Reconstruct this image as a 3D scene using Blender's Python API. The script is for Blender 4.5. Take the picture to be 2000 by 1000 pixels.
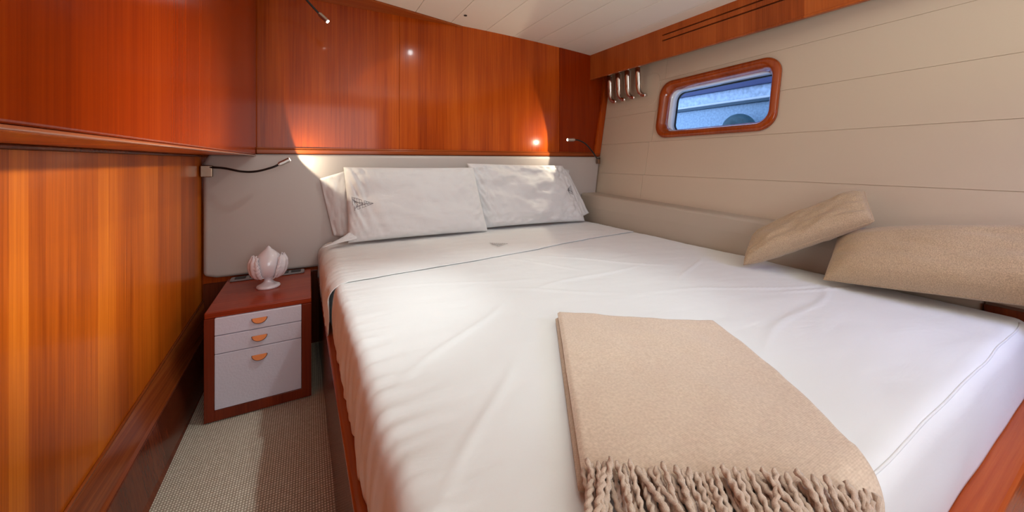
import bpy, bmesh, math, random
from mathutils import Vector, Matrix, noise
from mathutils.bvhtree import BVHTree
random.seed(7)
R = math.radians
for o in list(bpy.data.objects): bpy.data.objects.remove(o)
scn = bpy.context.scene
COL = scn.collection

# ------------------------------------------------------------------ camera
cam_d = bpy.data.cameras.new('camera'); cam = bpy.data.objects.new('camera', cam_d); COL.objects.link(cam)
cam_d.sensor_width = 36; cam_d.lens = 12.96; cam_d.shift_y = -0.0925
cam_d.clip_start = 0.02
cam.location = (0, 0, 1.0); cam.rotation_euler = (R(90), 0, -math.atan(0.55))
scn.camera = cam
# ------------------------------------------------------------------ view
scn.view_settings.view_transform = 'Standard'; scn.view_settings.look = 'None'
scn.view_settings.gamma = 1; scn.view_settings.use_curve_mapping = False
scn.view_settings.exposure = 0.32
# ------------------------------------------------------------------ world (daylight)
w = bpy.data.worlds.new('world'); scn.world = w; w.use_nodes = True
wn = w.node_tree
bg = wn.nodes['Background']; bg.inputs['Color'].default_value = (0.42, 0.62, 1.0, 1); bg.inputs['Strength'].default_value = 2.4
# ------------------------------------------------------------------ lights
def lamp(name, kind, loc, power, color, target=None, **kw):
    d = bpy.data.lights.new(name, kind); d.energy = power; d.color = color
    for k, v in kw.items(): setattr(d, k, v)
    o = bpy.data.objects.new(name, d); COL.objects.link(o); o.location = loc
    if target is not None:
        o.rotation_euler = (Vector(target) - Vector(loc)).to_track_quat('-Z', 'Y').to_euler()
    return o
WARM = (1.0, 0.80, 0.60)
lamp('ceiling_spot', 'SPOT', (0.66, 1.02, 1.845), 17, (0.86, 0.98, 1.0), (0.64, 1.05, 0.5), spot_size=R(66), spot_blend=0.7, shadow_soft_size=0.03)
lamp('ceiling_spot_head', 'SPOT', (0.70, 1.70, 1.86), 9.5, (0.88, 0.97, 0.98), (0.55, 1.75, 0.5), spot_size=R(160), spot_blend=1.0, shadow_soft_size=0.018)
lamp('ceiling_spot_foot', 'SPOT', (0.45, 0.10, 1.845), 2.5, (0.85, 0.93, 1.0), (0.7, 0.4, 0), spot_size=R(110), spot_blend=0.8, shadow_soft_size=0.03)
lamp('ceiling_spot_aisle', 'SPOT', (0.66, 1.15, 1.86), 22, (0.88, 0.98, 1.0), (-0.20, 1.28, 0.0), spot_size=R(48), spot_blend=0.9, shadow_soft_size=0.02)
lamp('cabin_fill', 'AREA', (0.25, -0.98, 1.20), 13, (0.86, 0.96, 1.0), (0.15, 2.0, 1.35), shape='RECTANGLE', size=1.2, size_y=1.1)  # added area fill from behind the camera, standing in for doorway light
lamp('ceiling_fill', 'AREA', (0.55, -0.70, 1.20), 8, (0.90, 0.98, 1.0), (0.95, -0.3, 1.9), shape='RECTANGLE', size=0.4, size_y=0.4, spread=R(110))  # added upward fill to lighten the ceiling, not a real fixture
lamp('left_wall_fill', 'SPOT', (1.55, -0.45, 1.40), 210, (1.0, 0.90, 0.74), (-0.46, 1.30, 0.92), spot_size=R(25), spot_blend=1.0, shadow_soft_size=0.05)  # invented spot, added to brighten the upper left wall
lamp('hatch_daylight', 'AREA', (1.5, -0.75, 1.5), 2.5, (0.40, 0.50, 1.0), (1.5, 0.3, 0.3), shape='RECTANGLE', size=0.4, size_y=0.4, spread=R(90))

# ================================================================== materials
def new_mat(name):
    m = bpy.data.materials.new(name); m.use_nodes = True
    nt = m.node_tree; b = nt.nodes['Principled BSDF']
    return m, nt, b
def N(nt, t, **kw):
    n = nt.nodes.new(t)
    for k, v in kw.items():
        if k in n.inputs: n.inputs[k].default_value = v
        else: setattr(n, k, v)
    return n
def ramp(nt, stops):
    r = nt.nodes.new('ShaderNodeValToRGB'); cr = r.color_ramp
    while len(cr.elements) < len(stops): cr.elements.new(0.5)
    for e, (p, c) in zip(cr.elements, stops):
        e.position = p; e.color = (*c, 1)
    return r
def plain(name, col, rough=0.5, metal=0, coat=0, bump=0, bscale=200, var=0.0, sheen=0):
    m, nt, b = new_mat(name)
    b.inputs['Base Color'].default_value = (*col, 1); b.inputs['Roughness'].default_value = rough
    b.inputs['Metallic'].default_value = metal; b.inputs['Coat Weight'].default_value = coat
    b.inputs['Sheen Weight'].default_value = sheen
    tc = N(nt, 'ShaderNodeTexCoord')
    n = N(nt, 'ShaderNodeTexNoise', Scale=bscale, Detail=4.0)
    nt.links.new(tc.outputs['Object'], n.inputs['Vector'])
    if bump:
        bp = N(nt, 'ShaderNodeBump', Strength=bump, Distance=0.002)
        nt.links.new(n.outputs['Fac'], bp.inputs['Height']); nt.links.new(bp.outputs[0], b.inputs['Normal'])
    if var:
        r = ramp(nt, [(0.3, tuple(c * (1 - var) for c in col)), (0.7, tuple(min(1, c * (1 + var)) for c in col))])
        nt.links.new(n.outputs['Fac'], r.inputs['Fac']); nt.links.new(r.outputs['Color'], b.inputs['Base Color'])
    return m
def wood(name, dark, mid, light, grain='Z', strip='Y', width=0.07, rough=0.22, coat=0.4, stripmix=0.5, gs=1.0, spec=0.18):
    """varnished veneer: fine grain along one axis, strips of differing tone across another"""
    m, nt, b = new_mat(name); L = nt.links
    tc = N(nt, 'ShaderNodeTexCoord'); ax = 'XYZ'.index(grain)
    def mp(sa, sb):
        q = N(nt, 'ShaderNodeMapping'); v = [sb] * 3; v[ax] = sa
        q.inputs['Scale'].default_value = v; L.new(tc.outputs['Object'], q.inputs['Vector']); return q
    n1 = N(nt, 'ShaderNodeTexNoise', Scale=1.0, Detail=6.0, Roughness=0.65); L.new(mp(2.2, 130 * gs).outputs[0], n1.inputs['Vector'])
    n2 = N(nt, 'ShaderNodeTexNoise', Scale=1.0, Detail=3.0); L.new(mp(0.9, 9 * gs).outputs[0], n2.inputs['Vector'])
    sp = N(nt, 'ShaderNodeSeparateXYZ'); L.new(tc.outputs['Object'], sp.inputs[0])
    mu = N(nt, 'ShaderNodeMath', operation='MULTIPLY'); mu.inputs[1].default_value = 1 / width; L.new(sp.outputs['XYZ'.index(strip)], mu.inputs[0])
    fl = N(nt, 'ShaderNodeMath', operation='FLOOR'); L.new(mu.outputs[0], fl.inputs[0])
    wh = N(nt, 'ShaderNodeTexWhiteNoise', noise_dimensions='1D'); L.new(fl.outputs[0], wh.inputs['W'])
    def mx(a, bb, f):
        q = N(nt, 'ShaderNodeMix', data_type='FLOAT'); q.inputs[0].default_value = f
        L.new(a, q.inputs[2]); L.new(bb, q.inputs[3]); return q.outputs[0]
    v = mx(n1.outputs['Fac'], n2.outputs['Fac'], 0.5)
    v = mx(v, wh.outputs['Value'], stripmix * 0.35)
    r = ramp(nt, [(0.32, dark), (0.5, mid), (0.68, light)]); L.new(v, r.inputs['Fac'])
    L.new(r.outputs['Color'], b.inputs['Base Color'])
    b.inputs['Roughness'].default_value = rough; b.inputs['Coat Weight'].default_value = coat; b.inputs['Coat Roughness'].default_value = 0.08; b.inputs['Specular IOR Level'].default_value = spec
    bp = N(nt, 'ShaderNodeBump', Strength=0.06, Distance=0.002); L.new(n1.outputs['Fac'], bp.inputs['Height']); L.new(bp.outputs[0], b.inputs['Normal'])
    return m
def weave(name, c1, c2, scale, bump=0.5, rough=0.95, rib=False, ang=0, sheen=0.2, mott=0.5):
    m, nt, b = new_mat(name); L = nt.links
    tc = N(nt, 'ShaderNodeTexCoord'); mp = N(nt, 'ShaderNodeMapping'); mp.inputs['Rotation'].default_value = (0, 0, ang)
    L.new(tc.outputs['UV' if rib == 'uv' else 'Object'], mp.inputs['Vector'])
    w1 = N(nt, 'ShaderNodeTexWave', wave_type='BANDS', bands_direction='X', Scale=scale, Distortion=0.6, Detail=1.0)
    w1.inputs['Detail Scale'].default_value = 3
    w2 = N(nt, 'ShaderNodeTexWave', wave_type='BANDS', bands_direction='Y', Scale=scale * 0.8, Distortion=0.6, Detail=1.0)
    L.new(mp.outputs[0], w1.inputs['Vector']); L.new(mp.outputs[0], w2.inputs['Vector'])
    ml = N(nt, 'ShaderNodeMath', operation='MULTIPLY'); L.new(w1.outputs['Fac'], ml.inputs[0]); L.new(w2.outputs['Fac'], ml.inputs[1])
    ns = N(nt, 'ShaderNodeTexNoise', Scale=scale * 1.5, Detail=3.0); L.new(mp.outputs[0], ns.inputs['Vector'])
    mix = N(nt, 'ShaderNodeMix', data_type='FLOAT'); mix.inputs[0].default_value = mott; L.new(ml.outputs[0], mix.inputs[2]); L.new(ns.outputs['Fac'], mix.inputs[3])
    r = ramp(nt, [(0.2, c1), (0.7, c2)]); L.new(mix.outputs[0], r.inputs['Fac']); L.new(r.outputs['Color'], b.inputs['Base Color'])
    bp = N(nt, 'ShaderNodeBump', Strength=bump, Distance=0.002); L.new(mix.outputs[0], bp.inputs['Height']); L.new(bp.outputs[0], b.inputs['Normal'])
    b.inputs['Roughness'].default_value = rough; b.inputs['Sheen Weight'].default_value = sheen
    return m
def linen(name, col, s=6.0, strength=0.35, rough=0.85):
    """white cotton with soft creases"""
    m, nt, b = new_mat(name); L = nt.links
    tc = N(nt, 'ShaderNodeTexCoord'); mp = N(nt, 'ShaderNodeMapping'); mp.inputs['Scale'].default_value = (1, 2.6, 1.5); mp.inputs['Rotation'].default_value = (0, 0, 0.3)
    L.new(tc.outputs['Object'], mp.inputs['Vector'])
    n1 = N(nt, 'ShaderNodeTexNoise', Scale=s, Detail=5.0, Distortion=0.6); L.new(mp.outputs[0], n1.inputs['Vector'])
    n2 = N(nt, 'ShaderNodeTexNoise', Scale=900.0, Detail=1.0); L.new(tc.outputs['Object'], n2.inputs['Vector'])
    mu = N(nt, 'ShaderNodeMath', operation='MULTIPLY_ADD'); L.new(n2.outputs['Fac'], mu.inputs[0]); mu.inputs[1].default_value = 0.03; L.new(n1.outputs['Fac'], mu.inputs[2])
    bp = N(nt, 'ShaderNodeBump', Strength=strength, Distance=0.02); L.new(mu.outputs[0], bp.inputs['Height']); L.new(bp.outputs[0], b.inputs['Normal'])
    b.inputs['Base Color'].default_value = (*col, 1); b.inputs['Roughness'].default_value = rough; b.inputs['Sheen Weight'].default_value = 0.1
    return m
def emit(name, col, s):
    m, nt, b = new_mat(name); b.inputs['Base Color'].default_value = (*col, 1)
    b.inputs['Emission Color'].default_value = (*col, 1); b.inputs['Emission Strength'].default_value = s
    return m
M = {}
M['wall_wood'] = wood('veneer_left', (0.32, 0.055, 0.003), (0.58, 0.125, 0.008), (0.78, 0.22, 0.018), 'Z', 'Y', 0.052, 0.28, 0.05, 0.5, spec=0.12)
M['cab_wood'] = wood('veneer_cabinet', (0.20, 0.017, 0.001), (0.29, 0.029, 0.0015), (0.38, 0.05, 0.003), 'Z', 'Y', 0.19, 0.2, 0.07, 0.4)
M['head_wood'] = wood('veneer_head', (0.24, 0.030, 0.002), (0.44, 0.066, 0.004), (0.60, 0.115, 0.008), 'Z', 'X', 0.15, 0.22, 0.22, 0.3)
M['cornice_wood'] = wood('veneer_cornice', (0.20, 0.035, 0.006), (0.37, 0.075, 0.012), (0.50, 0.12, 0.022), 'Z', 'Y', 0.21, 0.3, 0.1, 0.5)
M['trim_wood'] = wood('mahogany_y', (0.16, 0.030, 0.007), (0.30, 0.062, 0.013), (0.42, 0.11, 0.022), 'Y', 'Z', 0.05, 0.24, 0.15, 0.3)
M['trim_x'] = wood('mahogany_x', (0.20, 0.036, 0.007), (0.36, 0.075, 0.013), (0.50, 0.13, 0.022), 'X', 'Z', 0.05, 0.24, 0.15, 0.3)
M['lip_highlight_wood'] = wood('lip_highlight_wood', (0.30, 0.08, 0.03), (0.48, 0.15, 0.06), (0.60, 0.22, 0.09), 'Y', 'Z', 0.05, 0.35, 0.9, 0.3, spec=0.6)  # paler, pinkish veneer: the lip's highlight is put into the colour
M['dark_wood'] = wood('mahogany_dark', (0.07, 0.014, 0.005), (0.14, 0.028, 0.010), (0.22, 0.05, 0.016), 'Z', 'Y', 0.08, 0.25, 0.15, 0.3)
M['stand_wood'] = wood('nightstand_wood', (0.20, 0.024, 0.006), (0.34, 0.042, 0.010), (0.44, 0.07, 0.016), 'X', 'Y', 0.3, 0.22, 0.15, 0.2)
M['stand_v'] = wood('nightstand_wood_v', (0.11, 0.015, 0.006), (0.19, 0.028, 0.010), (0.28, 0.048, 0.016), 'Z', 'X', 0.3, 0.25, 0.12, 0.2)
M['rail_wood'] = wood('rail_wood', (0.22, 0.03, 0.006), (0.40, 0.065, 0.012), (0.52, 0.11, 0.02), 'X', 'Z', 0.05, 0.25, 0.05, 0.2)
M['frame_wood'] = wood('window_wood', (0.22, 0.032, 0.005), (0.36, 0.06, 0.009), (0.48, 0.10, 0.016), 'Y', 'X', 0.4, 0.15, 0.8, 0.2, 0.7)
M['hull'] = plain('cream_panel', (0.66, 0.55, 0.42), 0.42, bump=0.05, bscale=350)
M['ceil'] = plain('cream_ceiling', (0.90, 0.86, 0.74), 0.4)
M['dark'] = plain('dark_gap', (0.03, 0.02, 0.015), 0.7)
M['seam'] = plain('seam_backing', (0.30, 0.23, 0.16), 0.7)
M['leather'] = plain('greige_leather', (0.56, 0.50, 0.46), 0.42, bump=0.12, bscale=420)
M['drawer'] = plain('grey_leather', (0.70, 0.67, 0.76), 0.5, bump=0.5, bscale=120)
M['tab'] = plain('orange_leather', (0.75, 0.22, 0.04), 0.45, bump=0.3, bscale=300)
M['tab_edge'] = plain('brown_leather_edge', (0.14, 0.04, 0.02), 0.5)
M['pad'] = plain('beige_pad', (0.50, 0.42, 0.33), 0.5, bump=0.1, bscale=300)
M['sheet'] = linen('white_sheet', (0.82, 0.82, 0.80), 4.0, 0.16)
M['pillow'] = linen('white_pillowcase', (0.80, 0.79, 0.78), 7.0, 0.3)
M['cushion'] = plain('beige_linen', (0.50, 0.355, 0.215), 0.95, bump=0.6, bscale=420, var=0.28, sheen=0.2)
M['throw'] = weave('beige_wool', (0.56, 0.41, 0.29), (0.78, 0.62, 0.47), 150, 0.4, mott=0.8, sheen=0.5)
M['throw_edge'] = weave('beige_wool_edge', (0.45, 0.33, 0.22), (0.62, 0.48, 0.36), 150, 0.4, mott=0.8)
M['tassel'] = plain('wool_tassel', (0.60, 0.45, 0.34), 0.95, bump=0.5, bscale=900, var=0.15, sheen=0.4)
M['carpet'] = weave('sisal', (0.32, 0.26, 0.19), (0.86, 0.80, 0.66), 42, 1.0, mott=0.35, sheen=0)
M['chrome'] = plain('chrome', (0.85, 0.83, 0.80), 0.10, 1.0)
M['steel'] = plain('brushed_metal', (0.62, 0.58, 0.54), 0.28, 1.0)
M['bracket'] = plain('bronze_metal', (0.34, 0.24, 0.17), 0.25, 1.0)
M['black'] = plain('black_rubber', (0.012, 0.010, 0.010), 0.45)
M['socket'] = plain('grey_plastic', (0.24, 0.22, 0.22), 0.4)
M['ceramic'] = plain('white_glaze', (0.80, 0.76, 0.80), 0.08, coat=0.6)
M['led'] = emit('led', (1.0, 0.93, 0.8), 60)
M['led_dim'] = emit('led_low', (1.0, 0.93, 0.8), 8)
M['thread'] = plain('grey_thread', (0.10, 0.08, 0.09), 0.8)
M['pane'], _nt, _b = new_mat('glass')
_b.inputs['Transmission Weight'].default_value = 1; _b.inputs['Roughness'].default_value = 0.0; _b.inputs['IOR'].default_value = 1.05
M['alu'] = plain('white_liner', (0.75, 0.75, 0.78), 0.15, coat=0.5)
M['navy'] = plain('navy_paint', (0.05, 0.06, 0.16), 0.4)
M['boat_light'] = plain('pale_blue_paint', (0.50, 0.62, 0.78), 0.35, bump=0.3, bscale=30, var=0.25)
M['boat_mid'] = plain('blue_paint', (0.30, 0.42, 0.55), 0.3, bump=0.3, bscale=60, var=0.2)
M['boat_white'] = plain('white_stripe', (0.75, 0.80, 0.85), 0.35)
M['boat_dark'] = plain('rub_strake', (0.05, 0.09, 0.13), 0.4)
M['teal'] = plain('dark_teal', (0.03, 0.08, 0.10), 0.5, bump=0.4, bscale=40, var=0.3)

# ================================================================== helpers
def link(name, bm, mat, parent=None, smooth=False, bevel=0, seg=2, uv=False):
    me = bpy.data.meshes.new(name); bmesh.ops.recalc_face_normals(bm, faces=bm.faces) if not uv else None
    bm.to_mesh(me); bm.free()
    o = bpy.data.objects.new(name, me); COL.objects.link(o)
    for mm in (mat if isinstance(mat, (list, tuple)) else [mat]): me.materials.append(mm)
    if smooth: me.shade_smooth()
    if bevel:
        b = o.modifiers.new('bevel', 'BEVEL'); b.width = bevel; b.segments = seg; b.limit_method = 'ANGLE'; b.angle_limit = R(35)
    if parent: o.parent = parent
    return o
def tag(o, label=None, cat=None, group=None, kind=None):
    if label: o['label'] = label
    if cat: o['category'] = cat
    if group: o['group'] = group
    if kind: o['kind'] = kind
    return o
def thing(name, loc, label, cat, group=None, rz=0):
    o = bpy.data.objects.new(name, None); COL.objects.link(o); o.location = loc; o.rotation_euler = (0, 0, rz)
    o.empty_display_size = 0.05
    return tag(o, label, cat, group)
def struct(o): return tag(o, kind='structure')
def box(bm, a, b):
    x0, y0, z0 = a; x1, y1, z1 = b
    v = [bm.verts.new(p) for p in [(x0,y0,z0),(x1,y0,z0),(x1,y1,z0),(x0,y1,z0),(x0,y0,z1),(x1,y0,z1),(x1,y1,z1),(x0,y1,z1)]]
    for f in [(0,3,2,1),(4,5,6,7),(0,1,5,4),(1,2,6,5),(2,3,7,6),(3,0,4,7)]: bm.faces.new([v[i] for i in f])
def boxm(a, b):
    bm = bmesh.new(); box(bm, a, b); return bm
def prism(bm, pts, off):
    """polygon (3-D points) extruded by the vector off"""
    off = Vector(off); a = [bm.verts.new(Vector(p)) for p in pts]; b = [bm.verts.new(Vector(p) + off) for p in pts]
    bm.faces.new(a); bm.faces.new(b[::-1]); n = len(a)
    for i in range(n): bm.faces.new([a[i], b[i], b[(i+1) % n], a[(i+1) % n]])
def catmull(P, k=10):
    P = [Vector(p) for p in P]; Q = [P[0]*2 - P[1]] + P + [P[-1]*2 - P[-2]]; out = []
    for i in range(1, len(Q)-2):
        for j in range(k):
            t = j/k; a, b, c, d = Q[i-1:i+3]
            out.append(0.5*((2*b) + (c-a)*t + (2*a-5*b+4*c-d)*t*t + (3*b-a-3*c+d)*t**3))
    out.append(P[-1]); return out
def tube(bm, path, rad, seg=12, twist=0, lobe=0, caps=True):
    """rad: number or function of t"""
    path = [Vector(p) for p in path]; n = len(path); rings = []
    up = Vector((0.13, 0.31, 0.94)); s = 0
    for i, p in enumerate(path):
        d = (path[min(i+1, n-1)] - path[max(i-1, 0)]).normalized()
        u = up - d*up.dot(d); u.normalize(); up = u; v = d.cross(u)
        if i: s += (path[i]-path[i-1]).length
        r = rad(i/(n-1)) if callable(rad) else rad; ring = []
        for k in range(seg):
            a = 2*math.pi*k/seg; rr = r*(1 + lobe*math.cos(2*(a - twist*s)))
            ring.append(bm.verts.new(p + u*math.cos(a)*rr + v*math.sin(a)*rr))
        rings.append(ring)
    for i in range(n-1):
        for k in range(seg): bm.faces.new([rings[i][k], rings[i][(k+1) % seg], rings[i+1][(k+1) % seg], rings[i+1][k]])
    if caps: bm.faces.new(rings[0][::-1]); bm.faces.new(rings[-1])
def lathe(bm, prof, seg=32, c=(0, 0, 0)):
    c = Vector(c); rings = []
    for r, z in prof:
        rings.append([bm.verts.new(c + Vector((r*math.cos(2*math.pi*k/seg), r*math.sin(2*math.pi*k/seg), z))) for k in range(seg)])
    for i in range(len(rings)-1):
        for k in range(seg): bm.faces.new([rings[i][k], rings[i][(k+1) % seg], rings[i+1][(k+1) % seg], rings[i+1][k]])
    bm.faces.new(rings[0][::-1]); bm.faces.new(rings[-1])
def gridsurf(bm, fn, nu, nv, flip=False):
    g = [[bm.verts.new(fn(i/nu, j/nv)) for j in range(nv+1)] for i in range(nu+1)]
    for i in range(nu):
        for j in range(nv):
            q = [g[i][j], g[i+1][j], g[i+1][j+1], g[i][j+1]]
            bm.faces.new(q[::-1] if flip else q)
    return g
def fb(x, y, z=0.0, o=3):
    return noise.fractal(Vector((x, y, z)), 1.0, 2.0, o)

# ================================================================== room shell
YH = 2.32                                     # head bulkhead
def ceil_h(x): return 1.905 - 0.045*((x-0.75)/1.25)**2 if x > 0.75 else 1.905 - 0.01*((x-0.75)/1.2)**2
# floor
bm = boxm((-0.60, -1.1, -0.05), (2.3, YH+0.1, 0)); struct(link('floor', bm, M['carpet']))
# left wall: veneer panel between the ledge and the overhead cabinet
bm = boxm((-0.56, -1.1, -0.0), (-0.46, YH+0.02, 1.0205)); box(bm, (-0.56, -1.1, 1.0210), (-0.47, YH+0.02, 1.95))
struct(link('wall_left', bm, M['wall_wood']))
bm = boxm((-0.472, -1.1, 1.0215), (-0.450, YH-0.037, 1.0300)); struct(link('trim_1', bm, M['dark_wood'], bevel=0.003))
# lower left panels: lean out from the ledge to the floor
def led(y): return 0.25 + 0.0565*(y-1.15)
def low_pt(y, t): # t 0 top .. 1 floor
    h = led(y)*(1-t); return Vector((-0.455 + 0.055*t, y, h))
bm = bmesh.new()
for t0, t1 in ((0.0, 0.42),):
    pts = [low_pt(-1.1, t0), low_pt(YH, t0), low_pt(YH, t1), low_pt(-1.1, t1)]
    prism(bm, pts, (-0.03, 0, 0))
y0, y1 = -1.1, YH
a0, a1 = low_pt(y0, 0), low_pt(y1, 0)
struct(link('trim_2', bm, M['trim_wood'], bevel=0.003))
bm = bmesh.new(); tube(bm, [a0 + Vector((-0.001, 0, 0.001)), a1 + Vector((-0.001, 0, 0.001))], 0.0045, 10)
struct(link('trim_3', bm, M['trim_wood'], smooth=True))
bm = bmesh.new(); prism(bm, [low_pt(-1.1, 0.425), low_pt(YH, 0.425), low_pt(YH, 1), low_pt(-1.1, 1)], (-0.03, 0, 0))
struct(link('baseboard_left', bm, M['dark_wood'], bevel=0.002))
# head bulkhead: veneer panels above the shelf rail (seams at 0.486 and 1.70)
bm = bmesh.new()
for xa, xb, dy in ((-0.50, 0.4845, 0), (0.4865, 1.694, 0.0)):
    box(bm, (xa, YH+dy, 1.062), (xb, YH+0.03, 1.93))
box(bm, (-0.5, YH+0.006, -0.0), (2.3, YH+0.06, 1.95))
struct(link('wall_head', bm, M['head_wood'], bevel=0.0015))
# right hand darker panel of the bulkhead and the raking trim along the hull
bm = bmesh.new(); prism(bm, [(1.698, YH-0.002, 1.062), (2.06, YH-0.002, 1.062), (2.165, YH-0.002, 1.93), (1.698, YH-0.002, 1.93)], (0, 0.02, 0))
struct(link('trim_4', bm, M['cab_wood'], bevel=0.0015))
bm = bmesh.new(); prism(bm, [(2.032, YH-0.022, 1.055), (2.090, YH-0.022, 1.055), (2.215, YH-0.022, 1.75), (2.165, YH-0.022, 1.75)], (0, 0.03, 0))
struct(link('trim_5', bm, M['head_wood'], bevel=0.003))
# shelf rail between veneer and upholstered headboard
bm = boxm((-0.24, YH-0.026, 1.040), (2.085, YH+0.01, 1.064)); struct(link('trim_6', bm, M['trim_x'], bevel=0.004))
bm = boxm((-0.24, YH-0.016, 1.0645), (2.06, YH+0.0, 1.073)); struct(link('trim_7', bm, M['trim_x'], bevel=0.003))

# ceiling planks running fore and aft, cambered
seams = [-0.62, -0.15, 0.08, 0.32, 0.565, 0.81, 1.07, 1.285, 1.475, 1.685, 1.90, 2.35]
bm = bmesh.new(); g = 0.0016
for xa, xb in zip(seams[:-1], seams[1:]):
    k = 4
    for i in range(k):
        p = xa+g + (xb-xa-2*g)*i/k; q = xa+g + (xb-xa-2*g)*(i+1)/k
        zp, zq = ceil_h(p), ceil_h(q)
        prism(bm, [(p, -1.1, zp), (q, -1.1, zq), (q, -1.1, zq+0.015), (p, -1.1, zp+0.015)], (0, YH+1.15, 0))
bmesh.ops.remove_doubles(bm, verts=bm.verts, dist=1e-5)
box(bm, (-0.62, -1.1, 1.925), (2.35, YH+0.05, 1.95))
struct(link('ceiling', bm, M['ceil']))
bm = bmesh.new(); lathe(bm, [(0.009, 0), (0.011, -0.003), (0.005, -0.004)], 16, (0.848, 2.14, 1.9045))  # ceiling hole as a disc, its inner shade put into the colour
tag(link('ceiling_hole', bm, M['dark'], smooth=True), 'small dark hole, drawn as a dark disc, in the cream plank ceiling near the wood bulkhead', 'ceiling hole')
# tapered wooden filler where ceiling meets bulkhead
bm = bmesh.new(); prism(bm, [(-0.25, YH, 1.893), (-0.25, 2.12, 1.893), (0.20, 2.15, 1.893), (0.90, YH, 1.893)], (0, 0, 0.02))
struct(link('trim_8', bm, M['trim_x'], bevel=0.003))

# wooden cornice on the hull side with two long slots
bm = bmesh.new(); XC = 2.0; ZC0, ZC1 = 1.667, 1.87
def slab(y0, y1, z0, z1): box(bm, (XC, y0, z0), (XC+0.018, y1, z1))
S = 1.622
slab(S, YH, ZC0, ZC1); slab(-1.1, S, ZC0, 1.7745); slab(-1.1, S, 1.7825, 1.8095); slab(-1.1, S, 1.8175, ZC1)
box(bm, (XC+0.0185, -1.1, ZC0+0.02), (XC+0.03, YH, 1.755)); box(bm, (XC+0.0185, S, 1.755), (XC+0.03, YH, ZC1))
struct(link('trim_9', bm, M['cornice_wood'], bevel=0.0012))
bm = boxm((XC-0.004, -1.1, ZC0-0.006), (XC+0.02, YH-0.001, ZC0+0.004)); struct(link('trim_10', bm, M['cornice_wood'], bevel=0.002))
bm = boxm((XC+0.0185, -1.1, 1.756), (XC+0.0295, S-0.001, 1.85)); struct(link('slot_shade', bm, M['dark']))  # near-black backing: the shade inside the cornice slots as colour
# hull side: inclined wall in its own frame (a along the hull, b up the slope, n outboard)
HA = Vector((2.041, 2.32, 0.736)); HD = Vector((0.0683, 0.9977, 0.0)); HU = Vector((0.1687, -0.0115, 0.9856)); HN = HD.cross(HU); 
if HN.x < 0: HN = -HN
def HP(a, b, n=0): return HA + HD*a + HU*b + HN*n
HM = Matrix((( HD.x, HU.x, HN.x, HA.x), (HD.y, HU.y, HN.y, HA.y), (HD.z, HU.z, HN.z, HA.z), (0, 0, 0, 1)))
def rrect(a0, b0, a1, b1, r, k=8):
    out = []
    for cx, cy, s in ((a1-r, b1-r, 0), (a0+r, b1-r, 90), (a0+r, b0+r, 180), (a1-r, b0+r, 270)):
        for i in range(k+1):
            t = R(s + 90*i/k); out.append((cx + r*math.cos(t), cy + r*math.sin(t)))
    return out
def planks():
    bm = bmesh.new(); e = 0.0011
    rows = [(-0.80, 0.172), (0.172, 0.405), (0.405, 0.623), (0.623, 0.840), (0.840, 1.25)]
    cuts = [[-0.512], [-0.528], [-0.55], [-0.565], [-0.60]]
    for (b0, b1), cs in zip(rows, cuts):
        xs = [0.06] + cs + [-3.5]
        for p, q in zip(xs[:-1], xs[1:]):
            prism(bm, [HP(p-e, b0+e), HP(q+e, b0+e), HP(q+e, b1-e), HP(p-e, b1-e)], HN*0.012)
    prism(bm, [HP(0.06, -0.8, 0.003), HP(-3.5, -0.8, 0.003), HP(-3.5, 1.25, 0.003), HP(0.06, 1.25, 0.003)], HN*0.03)
    return bm
wr = link('wall_right', planks(), [M['hull']]); struct(wr)
WA0, WA1, WB0, WB1 = -1.325, -0.615, 0.452, 0.788
def boolcut(o, bmc):
    c = link('cutter', bmc, M['dark'])
    m = o.modifiers.new('cut', 'BOOLEAN'); m.operation = 'DIFFERENCE'; m.object = c; m.solver = 'EXACT'; m.use_self = True
    bpy.context.view_layer.update()
    dg = bpy.context.evaluated_depsgraph_get(); me = bpy.data.meshes.new_from_object(o.evaluated_get(dg))
    o.modifiers.clear(); o.data = me; bpy.data.objects.remove(c)
bmc = bmesh.new(); prism(bmc, [HP(a, b, -0.1) for a, b in rrect(WA0, WB0, WA1, WB1, 0.075)], HN*0.5)
boolcut(wr, bmc)
# back wall of the cabin behind the camera, with the doorway it is seen from
bm = boxm((-0.6, -1.16, 0), (2.35, -1.1, 1.95)); struct(link('wall_back', bm, M['wall_wood']))

# window: varnished surround lofted in the hull frame
win = bpy.data.objects.new('window_1', None); COL.objects.link(win); win.matrix_world = HM; struct(win)
def loft(rings, close=False):
    bm = bmesh.new(); vs = [[bm.verts.new(p) for p in r] for r in rings]; n = len(vs[0])
    pairs = list(zip(vs[:-1], vs[1:])) + ([(vs[-1], vs[0])] if close else [])
    for A_, B_ in pairs:
        for i in range(n): bm.faces.new([A_[i], A_[(i+1) % n], B_[(i+1) % n], B_[i]])
    return bm
def ring(off, n, r=0.09, k=10):
    return [(a, b, n) for a, b in rrect(-1.352+off, 0.424+off, -0.584-off, 0.814-off, max(0.01, r-off*0.55), k)]
bm = loft([ring(0, 0.004), ring(0.0, -0.012), ring(0.005, -0.020), ring(0.028, -0.022), ring(0.036, -0.016), ring(0.050, 0.004), ring(0.058, 0.030), ring(0.058, 0.040), ring(0.035, 0.040), ring(0.030, 0.004)], True)
link('window_frame', bm, M['frame_wood'], win, smooth=True)
bm = loft([ring(0.0585, 0.030), ring(0.0585, 0.105), ring(0.052, 0.105), ring(0.052, 0.030)], True)
link('reveal', bm, M['alu'], win, smooth=True)
bm = loft([ring(0.059, 0.090), ring(0.065, 0.090), ring(0.065, 0.100), ring(0.059, 0.100)], True)
link('gasket', bm, M['black'], win)
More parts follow.
